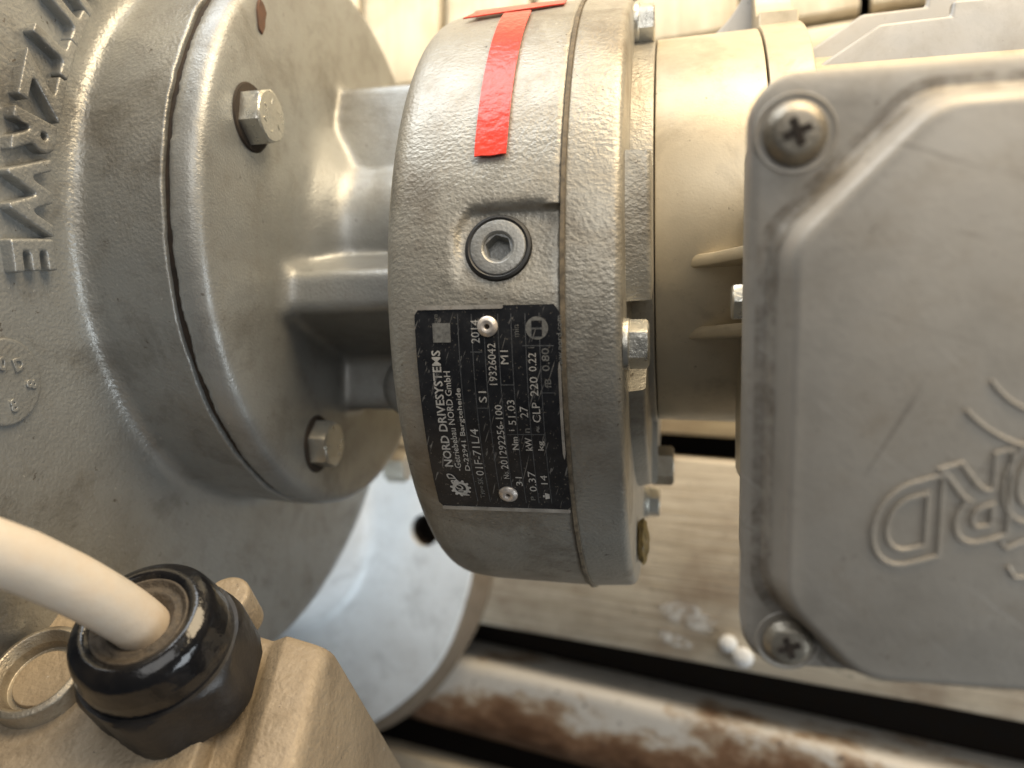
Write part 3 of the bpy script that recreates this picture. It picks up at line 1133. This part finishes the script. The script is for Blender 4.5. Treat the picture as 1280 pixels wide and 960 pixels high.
for i in range(k):
    for j in range(6):
        bm.faces.new((rowsu[i][j], rowsu[i][j + 1], rowsu[i + 1][j + 1], rowsu[i + 1][j]))
        bm.faces.new((rowsd[i][j], rowsd[i + 1][j], rowsd[i + 1][j + 1], rowsd[i][j + 1]))
    for j in (0, 6):
        bm.faces.new((rowsu[i][j], rowsu[i + 1][j], rowsd[i + 1][j], rowsd[i][j]))
for i in (0, k):
    for j in range(6):
        bm.faces.new((rowsu[i][j], rowsu[i][j + 1], rowsd[i][j + 1], rowsd[i][j]))
obj('tape_strip', bm, 'tape', gm, 40)

# cover bolts with washers
for deg, r in ((-12.5, 0.0925), (66, 0.0925), (150, 0.0925), (240, 0.0925)):
    a = rad(deg)
    p = Vector((-0.0125, GY + r * math.sin(a), GZ + r * math.cos(a)))
    bm = bmesh.new()
    hex_bolt(bm, p + X1 * 0.0016, X1, 0.0108, 0.0046, 0.35)
    b = obj('bolt', bm, 'zinc', gm, 30)
    bm = bmesh.new()
    washer(bm, p, X1, 0.0066, 0.0015)
    obj('washer', bm, 'zinc', b)

# motor: adapter, housing, band, fins
MY, MZ, MR = 0.0533, 0.0, 0.0655
bm = bmesh.new()
lathe_x(bm, rounded([(-0.0130, 0.05), (-0.0130, 0.0672), (-0.0060, 0.0668, 0.0006), (-0.0060, 0.05)], 3), MY, MZ, 128)
obj('adapter_ring', bm, 'gear', gm)
for a0, a1, r0, x1 in ((-21, 4, 0.0885, -0.0060), (-84, -38, 0.0900, -0.0080), (-150, -88, 0.0900, -0.0062)):
    bm = bmesh.new()
    lathe_x(bm, rounded([(-0.0126, 0.060), (-0.0126, r0), (x1, r0 - 0.001, 0.0015), (x1, 0.060)], 3), MY, MZ, 18, rad(a0), rad(a1), True)
    obj('adapter_lug', bm, 'gear', gm)
bm = bmesh.new()
hex_bolt(bm, Vector((-0.0062, -0.030, -0.004)), X1, 0.0125, 0.0058, 0.2)
obj('bolt', bm, 'screw', gm, 30)
bm = bmesh.new()
bmesh.ops.create_icosphere(bm, subdivisions=3, radius=1.0)
for v in bm.verts:
    q = v.co.copy()
    v.co = Vector((-0.0108 + q.x * 0.0022, -0.0530 + q.y * 0.0075, 0.022 + q.z * 0.006)) + q * 0.0012 * noise.noise(q * 3)
obj('grease_smear', bm, 'grease', gm)

bm = bmesh.new()
lathe_x(bm, rounded([(-0.0057, 0.05), (-0.0057, 0.0660, 0.0005), (0.0255, 0.0668, 0.0004), (0.0255, 0.05)], 3), MY, MZ, 160)
obj('motor_end_shield', bm, 'motor', gm, 40)
bm = bmesh.new()
lathe_x(bm, rounded([(0.0260, 0.05), (0.0260, 0.0675, 0.0004), (0.0385, 0.0680, 0.0006), (0.0385, 0.05)], 3), MY, MZ, 160)
obj('motor_band', bm, 'motor', gm, 40)
bm = bmesh.new()
lathe_x(bm, [(0.0382, 0.03), (0.0382, 0.0565), (0.23, 0.0565), (0.23, 0.0)], MY, MZ, 96)
obj('stator_housing', bm, 'motor', gm, 40)
# bracket on the upper side with hollow-curved web
pts = []
for k in range(13):
    t = k / 12
    a = rad(90) * t
    pts.append(Vector((0.0290 - 0.027 * (1 - math.sin(a)), 0.1200 + 0.042 * (1 - math.cos(a)), 0.004)))
pts += [Vector((0.0290, 0.24, 0.004)), Vector((0.0380, 0.24, 0.004)), Vector((0.0380, 0.10, 0.004)), Vector((0.006, 0.112, 0.004))]
bm = bmesh.new()
prism(bm, pts, (0, 0, -0.012), 0.0008, 2)
obj('bracket_web', bm, 'fin', gm, 35)
bm = bmesh.new()
pf = []
for k in range(11):
    a = rad(90) * k / 10
    pf.append(Vector((0.0262, 0.1195 + 0.030 * (1 - math.cos(a)), 0.0275 - 0.020 * math.sin(a))))
pf += [Vector((0.0262, 0.25, 0.0070)), Vector((0.0262, 0.25, -0.02)), Vector((0.0262, 0.10, -0.02)), Vector((0.0262, 0.105, 0.0275))]
prism(bm, pf, (0.0122, 0, 0), 0.0004, 1)
obj('bracket_foot', bm, 'motor', gm, 35)
# fins: plates along the motor that follow its round outline
for z, dy in ((0.033, 0.0), (0.0105, 0.0135), (-0.013, 0.0125), (-0.034, 0.0)):
    YT = 0.1096 + dy
    poly = [(0.0412, 0.060), (0.0412, YT - 0.0130), (0.0455, YT - 0.0100), (0.0605, YT - 0.0005), (0.0800, YT), (0.0806, YT + 0.0045), (0.20, YT + 0.0050), (0.20, 0.060)]
    bm = bmesh.new()
    prism(bm, [Vector((x, y, z - 0.0016)) for x, y in poly], Vector((0, 0, 0.0036)), 0.0013, 3)
    obj('cooling_fin', bm, 'fin', gm, 35)

# terminal box on the near side of the motor
TILT = rad(10)
LC = Vector((0, 0.003, CAM_Z - 0.150))
EY, EN = Vector((0, math.cos(TILT), math.sin(TILT))), Vector((0, -math.sin(TILT), math.cos(TILT)))


def lp(x, y, n_):
    return LC + X1 * x + EY * y + EN * n_


LX0, LX1, LY0, LY1 = 0.0129, 0.1190, -0.0605, 0.0525


def rrect(x0, x1, y0, y1, r, seg=8):
    o = []
    for cx, cy, a0 in ((x1 - r, y1 - r, 0), (x0 + r, y1 - r, 90), (x0 + r, y0 + r, 180), (x1 - r, y0 + r, 270)):
        for k in range(seg + 1):
            a = rad(a0 + 90 * k / seg)
            o.append((cx + r * math.cos(a), cy + r * math.sin(a)))
    return o


def loft(bm, loops, cap=True, f=lp):
    rows = [[bm.verts.new(f(x, y, z)) for x, y in loop] for loop, z in loops]
    for A, B in zip(rows, rows[1:]):
        for i in range(len(A)):
            bm.faces.new((A[i], A[(i + 1) % len(A)], B[(i + 1) % len(B)], B[i]))
    if cap:
        bm.faces.new(rows[-1])
        bm.faces.new(list(reversed(rows[0])))
    return bm


bm = bmesh.new()
bi = 0.0025
loft(bm, [(rrect(LX0 + 0.012, LX1 - 0.012, LY0 + 0.018, LY1 - 0.004, 0.012), -0.085), (rrect(LX0 + 0.008, LX1 - 0.008, LY0 + 0.012, LY1 - 0.004, 0.012), -0.05),
          (rrect(LX0 + bi, LX1 - bi, LY0 + bi, LY1 - bi, 0.009), -0.040), (rrect(LX0 + bi, LX1 - bi, LY0 + bi, LY1 - bi, 0.009), -0.0072)])
tbox = obj('terminal_box', bm, 'lid', gm, 35)

bm = bmesh.new()
rl = []
for ins, z in ((0.0008, -0.0070), (0.0, -0.0062), (0.0, -0.0018), (0.0006, -0.0006), (0.0018, 0.0)):
    rl.append((rrect(LX0 + ins, LX1 - ins, LY0 + ins, LY1 - ins, 0.0085 - ins * 0.5), z))
loft(bm, rl)
lid = obj('terminal_box_lid', bm, 'lid', gm, 35)


def inset_poly(poly, d):
    n_ = len(poly)
    out = []
    for i in range(n_):
        p0, p1, p2 = Vector(poly[i - 1]), Vector(poly[i]), Vector(poly[(i + 1) % n_])
        d1, d2 = (p1 - p0).normalized(), (p2 - p1).normalized()
        n1, n2 = Vector((-d1.y, d1.x)), Vector((-d2.y, d2.x))
        b = (n1 + n2)
        b /= b.dot(n1)
        out.append(tuple(p1 + b * d))
    return out


def soft(poly, r, seg=5):
    n_ = len(poly)
    out = []
    for i in range(n_):
        A, P, B = Vector(poly[i - 1]), Vector(poly[i]), Vector(poly[(i + 1) % n_])
        S, E = P + (A - P).normalized() * r, P + (B - P).normalized() * r
        for k in range(seg + 1):
            f = k / seg
            out.append(tuple(S.lerp(P, f).lerp(P.lerp(E, f), f)))
    return out


xl, yb, yt = LX0 + 0.0039, LY0 + 0.0012, LY1 - 0.0052
xr = LX1 - 0.0047
panel = [(xl + 0.0155, yb), (xr - 0.0155, yb), (xr, yb + 0.016), (xr, yt - 0.0235), (xr - 0.0235, yt), (xl + 0.0235, yt), (xl, yt - 0.0235), (xl, yb + 0.016)]
bm = bmesh.new()
PN = 0.0092
loft(bm, [(soft(inset_poly(panel, d), 0.0045), z) for d, z in ((-0.0010, -0.0003), (0.0, 0.0004), (0.0006, 0.0018), (0.0024, PN - 0.0014), (0.0031, PN - 0.0004), (0.0042, PN))])
obj('raised_panel', bm, 'lid', lid, 60)


def make_grime():
    m, nt, p = nodes_of('brown_crease_grime')
    co = N(nt, 'ShaderNodeTexCoord').outputs['Object']
    p.inputs['Base Color'].default_value = (0.13, 0.10, 0.068, 1)
    p.inputs['Roughness'].default_value = 0.85
    nt.links.new(ramp(nt, noise_tex(nt, co, 260, 6, 0.75), [(0.40, (0.0, 0.0, 0.0)), (0.70, (0.55, 0.55, 0.55))]), p.inputs['Alpha'])
    return m


MAT['grime'] = make_grime()
for d0, d1, n0, n1 in ((-0.0022, 0.0008, 0.0003, 0.0020),):
    bm = bmesh.new()
    loft(bm, [(soft(inset_poly(panel, d), 0.0045), z) for d, z in ((-0.0024, 0.00018), (-0.0009, 0.0003), (-0.0002, 0.0009), (0.0003, 0.0022), (0.0009, 0.0040))], cap=False)
    obj('crease_grime', bm, 'grime', lid, 60)


def lid_xy(px, py, n_=PN):
    p = at_plane(px, py, lp(0, 0, n_), EN)
    q = p - LC
    return q.dot(X1), q.dot(EY)


for px, py, r in ((995, 166, 0.0054), (985, 804, 0.0047)):
    x, y = lid_xy(px, py, 0.001)
    c = lp(x, y, 0.0)
    bm = bmesh.new()
    lathe_axis(bm, rounded([(-0.001, r), (0.0009, r, 0.0006), (0.0026, r * 0.72, 0.0015), (0.0029, r * 0.2), (0.0029, 0.0)], 6), c, EN, 48)
    sc_ = obj('screw', bm, 'screw', lid)
    bm = bmesh.new()
    for k in range(2):
        a = 0.35 + k * math.pi / 2
        d1 = X1 * math.cos(a) + EY * math.sin(a)
        d2 = EN.cross(d1)
        l_, w_ = r * 0.45, r * 0.12
        prism(bm, [c + EN * (0.0024 + 0.0001 * k) + d1 * sx * l_ + d2 * sy * w_ for sx, sy in ((-1, -1), (1, -1), (1, 1), (-1, 1))], EN * 0.00075)
    obj('cross_recess', bm, 'crack', sc_, smooth=False)
    bm = bmesh.new()
    lathe_axis(bm, rounded([(-0.0002, r * 1.05), (0.0003, r * 1.28, 0.0002), (-0.0003, r * 1.35)], 3), c, EN, 40)
    obj('screw_seat', bm, 'lid', sc_)

# raised outline emblem on the lid: letters that stand on their heads and climb to the right
for ch, cxy, wpx, hpx in (('D', (1133, 656), 80, 108), ('R', (1216, 628), 84, 112), ('O', (1303, 598), 84, 112)):
    me = text_mesh(ch, 1.0, 0, 0.02, 0.022, True, res=10)
    xs = [v.co.x for v in me.vertices]; ys = [v.co.y for v in me.vertices]
    cx, cy = (max(xs) + min(xs)) / 2, (max(ys) + min(ys)) / 2
    wd, hg = max(xs) - min(xs), max(ys) - min(ys)
    X0, Y0 = lid_xy(*cxy)
    kk = 0.138 / 960
    remap(me, lambda v: lp(X0 - (v.x - cx) / wd * wpx * kk, Y0 - (v.y - cy) / hg * hpx * kk - (v.x - cx) / wd * wpx * kk * 0.34, PN + v.z * 0.024))
    obj('raised_letter', me, 'lid', lid, 50)
ox, oy = lid_xy(1335, 425)
for rpx, a0, a1 in ((128, 219, 266), (88, 212, 260)):
    bm = bmesh.new()
    tube(bm, [lp(ox + rpx * 0.138 / 960 * math.cos(rad(a)), oy + rpx * 0.138 / 960 * math.sin(rad(a)), PN) for a in range(a0, a1, 5)], 0.00042, 8)
    obj('emblem_ring', bm, 'lid', lid)
for path in (((1250, 678), (1258, 686), (1300, 668)), ((1300, 722), (1268, 722), (1260, 708))):
    bm = bmesh.new()
    tube(bm, [lp(*lid_xy(*p), PN) for p in path], 0.0004, 8)
    obj('emblem_ridge', bm, 'lid', lid)

# webs between motor and terminal box, and the small bolt beside it
for y, x0 in ((0.0345, 0.0035), (0.0150, 0.0035)):
    bm = bmesh.new()
    zs = lambda yy: MZ + math.sqrt(MR ** 2 - (yy - MY) ** 2)
    z0 = zs(y)
    prism(bm, [Vector((x0, y - 0.0018, z0 - 0.002)), Vector((0.03, y - 0.0018, z0 - 0.002)), Vector((0.03, y - 0.0018, z0 + 0.03)), Vector((0.020, y - 0.0018, z0 + 0.017)), Vector((0.010, y - 0.0018, z0 + 0.005)), Vector((x0, y - 0.0018, z0))], (0, 0.0036, 0), 0.0009, 2)
    obj('box_web', bm, 'motor', gm, 35)
bm = bmesh.new()
box(bm, (0.0185, -0.03, 0.03), (0.05, 0.05, 0.10), 0.004)
obj('box_neck', bm, 'motor', gm, 35)
bm = bmesh.new()
hex_bolt(bm, Vector((0.0188, 0.0205, 0.085)), Vector((-1, 0, 0)), 0.0085, 0.005, 0.2)
obj('bolt', bm, 'zinc', gm, 30)

# ------------------------------------------------------------------ junction box with cable gland
CR, CU, CB = Vector((CP, 0, -SP)), Vector((0, 1, 0)), Vector((SP, 0, CP))
nrm = (CR * -0.10 + CU * 0.752 + CB * 0.652).normalized()
C0 = at_depth(409, 802, 0.200)
hit = lambda px, py: at_plane(px, py, C0, nrm)
ea = (C0 - hit(305, 770)).normalized()
eb = (hit(371, 960) - C0).normalized()
jb = thing('junction_box', 'tan cast junction box with black cable gland in the lower left corner', 'junction box', C0 - nrm * 0.09 - ea * 0.08)
bm = bmesh.new()
prof = rounded([(-0.24, -0.10), (-0.24, 0.0), (-0.0268, 0.0, 0.0012), (-0.0255, -0.0060, 0.001), (-0.0190, -0.0060, 0.003), (-0.0125, -0.0002, 0.003), (0.0, 0.0, 0.0045), (0.008, -0.10)], 5)
rows = []
for k, (t, dn_) in enumerate(((0.0, 0.004), (0.0012, 0.0012), (0.004, 0.0), (0.02, 0.0), (0.05, 0.0), (0.12, 0.0))):
    rows.append([bm.verts.new(C0 + ea * a + eb * t + nrm * (h - (dn_ if h > -0.05 else 0))) for a, h in prof])
for A, B in zip(rows, rows[1:]):
    for i in range(len(A)):
        j = (i + 1) % len(A)
        bm.faces.new((A[i], A[j], B[j], B[i]))
bm.faces.new(rows[0]); bm.faces.new(list(reversed(rows[-1])))
bmesh.ops.recalc_face_normals(bm, faces=bm.faces)
body = obj('box_body', bm, 'jbox', jb, 45)
bm = bmesh.new()
sp0 = hit(338, 950)
lathe_axis(bm, rounded([(-0.010, 0.0045), (-0.0025, 0.0045, 0.0008), (-0.0012, 0.0025, 0.0008), (-0.0012, 0.0)], 4), sp0, nrm, 32)
obj('cover_screw', bm, 'zinc', jb)
# threaded blanking plug
rc_ = hit(57, 850)
bm = bmesh.new()
lathe_axis(bm, rounded([(-0.001, 0.0130), (0.0050, 0.0128, 0.0008), (0.0058, 0.0112, 0.0006), (0.0030, 0.0095, 0.0006), (0.0003, 0.0092, 0.0003), (0.0003, 0.0)], 4), rc_, nrm, 56)
bp = obj('blanking_plug', bm, 'screw', jb)
bm = bmesh.new()
lathe_axis(bm, rounded([(0.0001, 0.0078), (0.0013, 0.0076, 0.0004), (0.0013, 0.0)], 4), rc_, nrm, 48)
obj('plug_core', bm, 'jbox', bp)
bm = bmesh.new()
lathe_axis(bm, rounded([(-0.01, 0.0065), (0.0030, 0.0065, 0.0015), (0.0030, 0.0)], 4), hit(286, 752), nrm, 40)
obj('casting_boss', bm, 'jbox', jb)

# cable gland: hexagon, domed cap, rubber seal
G0 = hit(229, 848)
bm = bmesh.new()
e1 = (ea - nrm * ea.dot(nrm)).normalized()
e2 = nrm.cross(e1)
n = 72
rows = []
for hh, cap, rr_ in ((-0.001, 0.0204, 0.0212), (0.0008, 0.0210, 0.0220), (0.0130, 0.0210, 0.0220), (0.0148, 0.0204, 0.0208), (0.0158, 0.0196, 0.0196), (0.0160, 0.0150, 0.0150)):
    row = []
    for i in range(n):
        a = 2 * math.pi * i / n
        k6 = ((a + 0.15) % (math.pi / 3)) - math.pi / 6
        r = min(0.0190 / math.cos(k6), cap - 0.0004)
        grip = 0.0004 * (1 if (i % 6) in (2, 3) and 0.0005 < hh < 0.014 else 0)
        row.append(bm.verts.new(G0 + nrm * hh + (e1 * math.cos(a) + e2 * math.sin(a)) * (r - grip)))
    rows.append(row)
for A, B in zip(rows, rows[1:]):
    for i in range(n):
        bm.faces.new((A[i], A[(i + 1) % n], B[(i + 1) % n], B[i]))
gland = obj('cable_gland', bm, 'gland_hex', jb, 30)
bm = bmesh.new()
lathe_axis(bm, rounded([(0.0140, 0.0183), (0.0158, 0.0183, 0.0008), (0.0200, 0.0181, 0.002), (0.0265, 0.0168, 0.0052), (0.0286, 0.0128, 0.0022), (0.0270, 0.0112)], 10), G0, nrm, 72)
obj('gland_cap', bm, 'gland', gland, 60)
bm = bmesh.new()
lathe_axis(bm, rounded([(0.0264, 0.0118), (0.0276, 0.0110, 0.0005), (0.0256, 0.0094, 0.0010), (0.0268, 0.0080, 0.0008), (0.0240, 0.0058), (0.0240, 0.0)], 5), G0, nrm, 64)
obj('gland_seal', bm, 'seal', gland)

# cable held in the gland
g_top = G0 + nrm * 0.018
p1 = G0 + nrm * 0.030
q0, q1, q2, q3 = G0 + nrm * 0.012, G0 + nrm * 0.0285, at_depth(85, 727, 0.1635), at_depth(-330, 545, 0.146)
path = [q0.lerp(G0 + nrm * 0.0195, k / 4) for k in range(4)]
qs = G0 + nrm * 0.0195
path += [qs.lerp(q1, k / 16).lerp(q1.lerp(q2, k / 16), k / 16) for k in range(17)]
dirn = (q2 - q1).normalized()
path += [q2 + dirn * (0.012 * k) + Vector((0, -0.0006, 0)) * k * k for k in range(1, 8)]
bm = bmesh.new()
tube(bm, path, [0.0063] * len(path), 28)
cable = obj('power_cable', bm, 'cable', None, 60)
cable.matrix_world = M
cable['label'] = 'thick off-white power cable leaving the black gland towards the left'
cable['category'] = 'cable'

for o in list(bpy.data.objects):
    if 'root_inv' in o.keys():
        del o['root_inv']
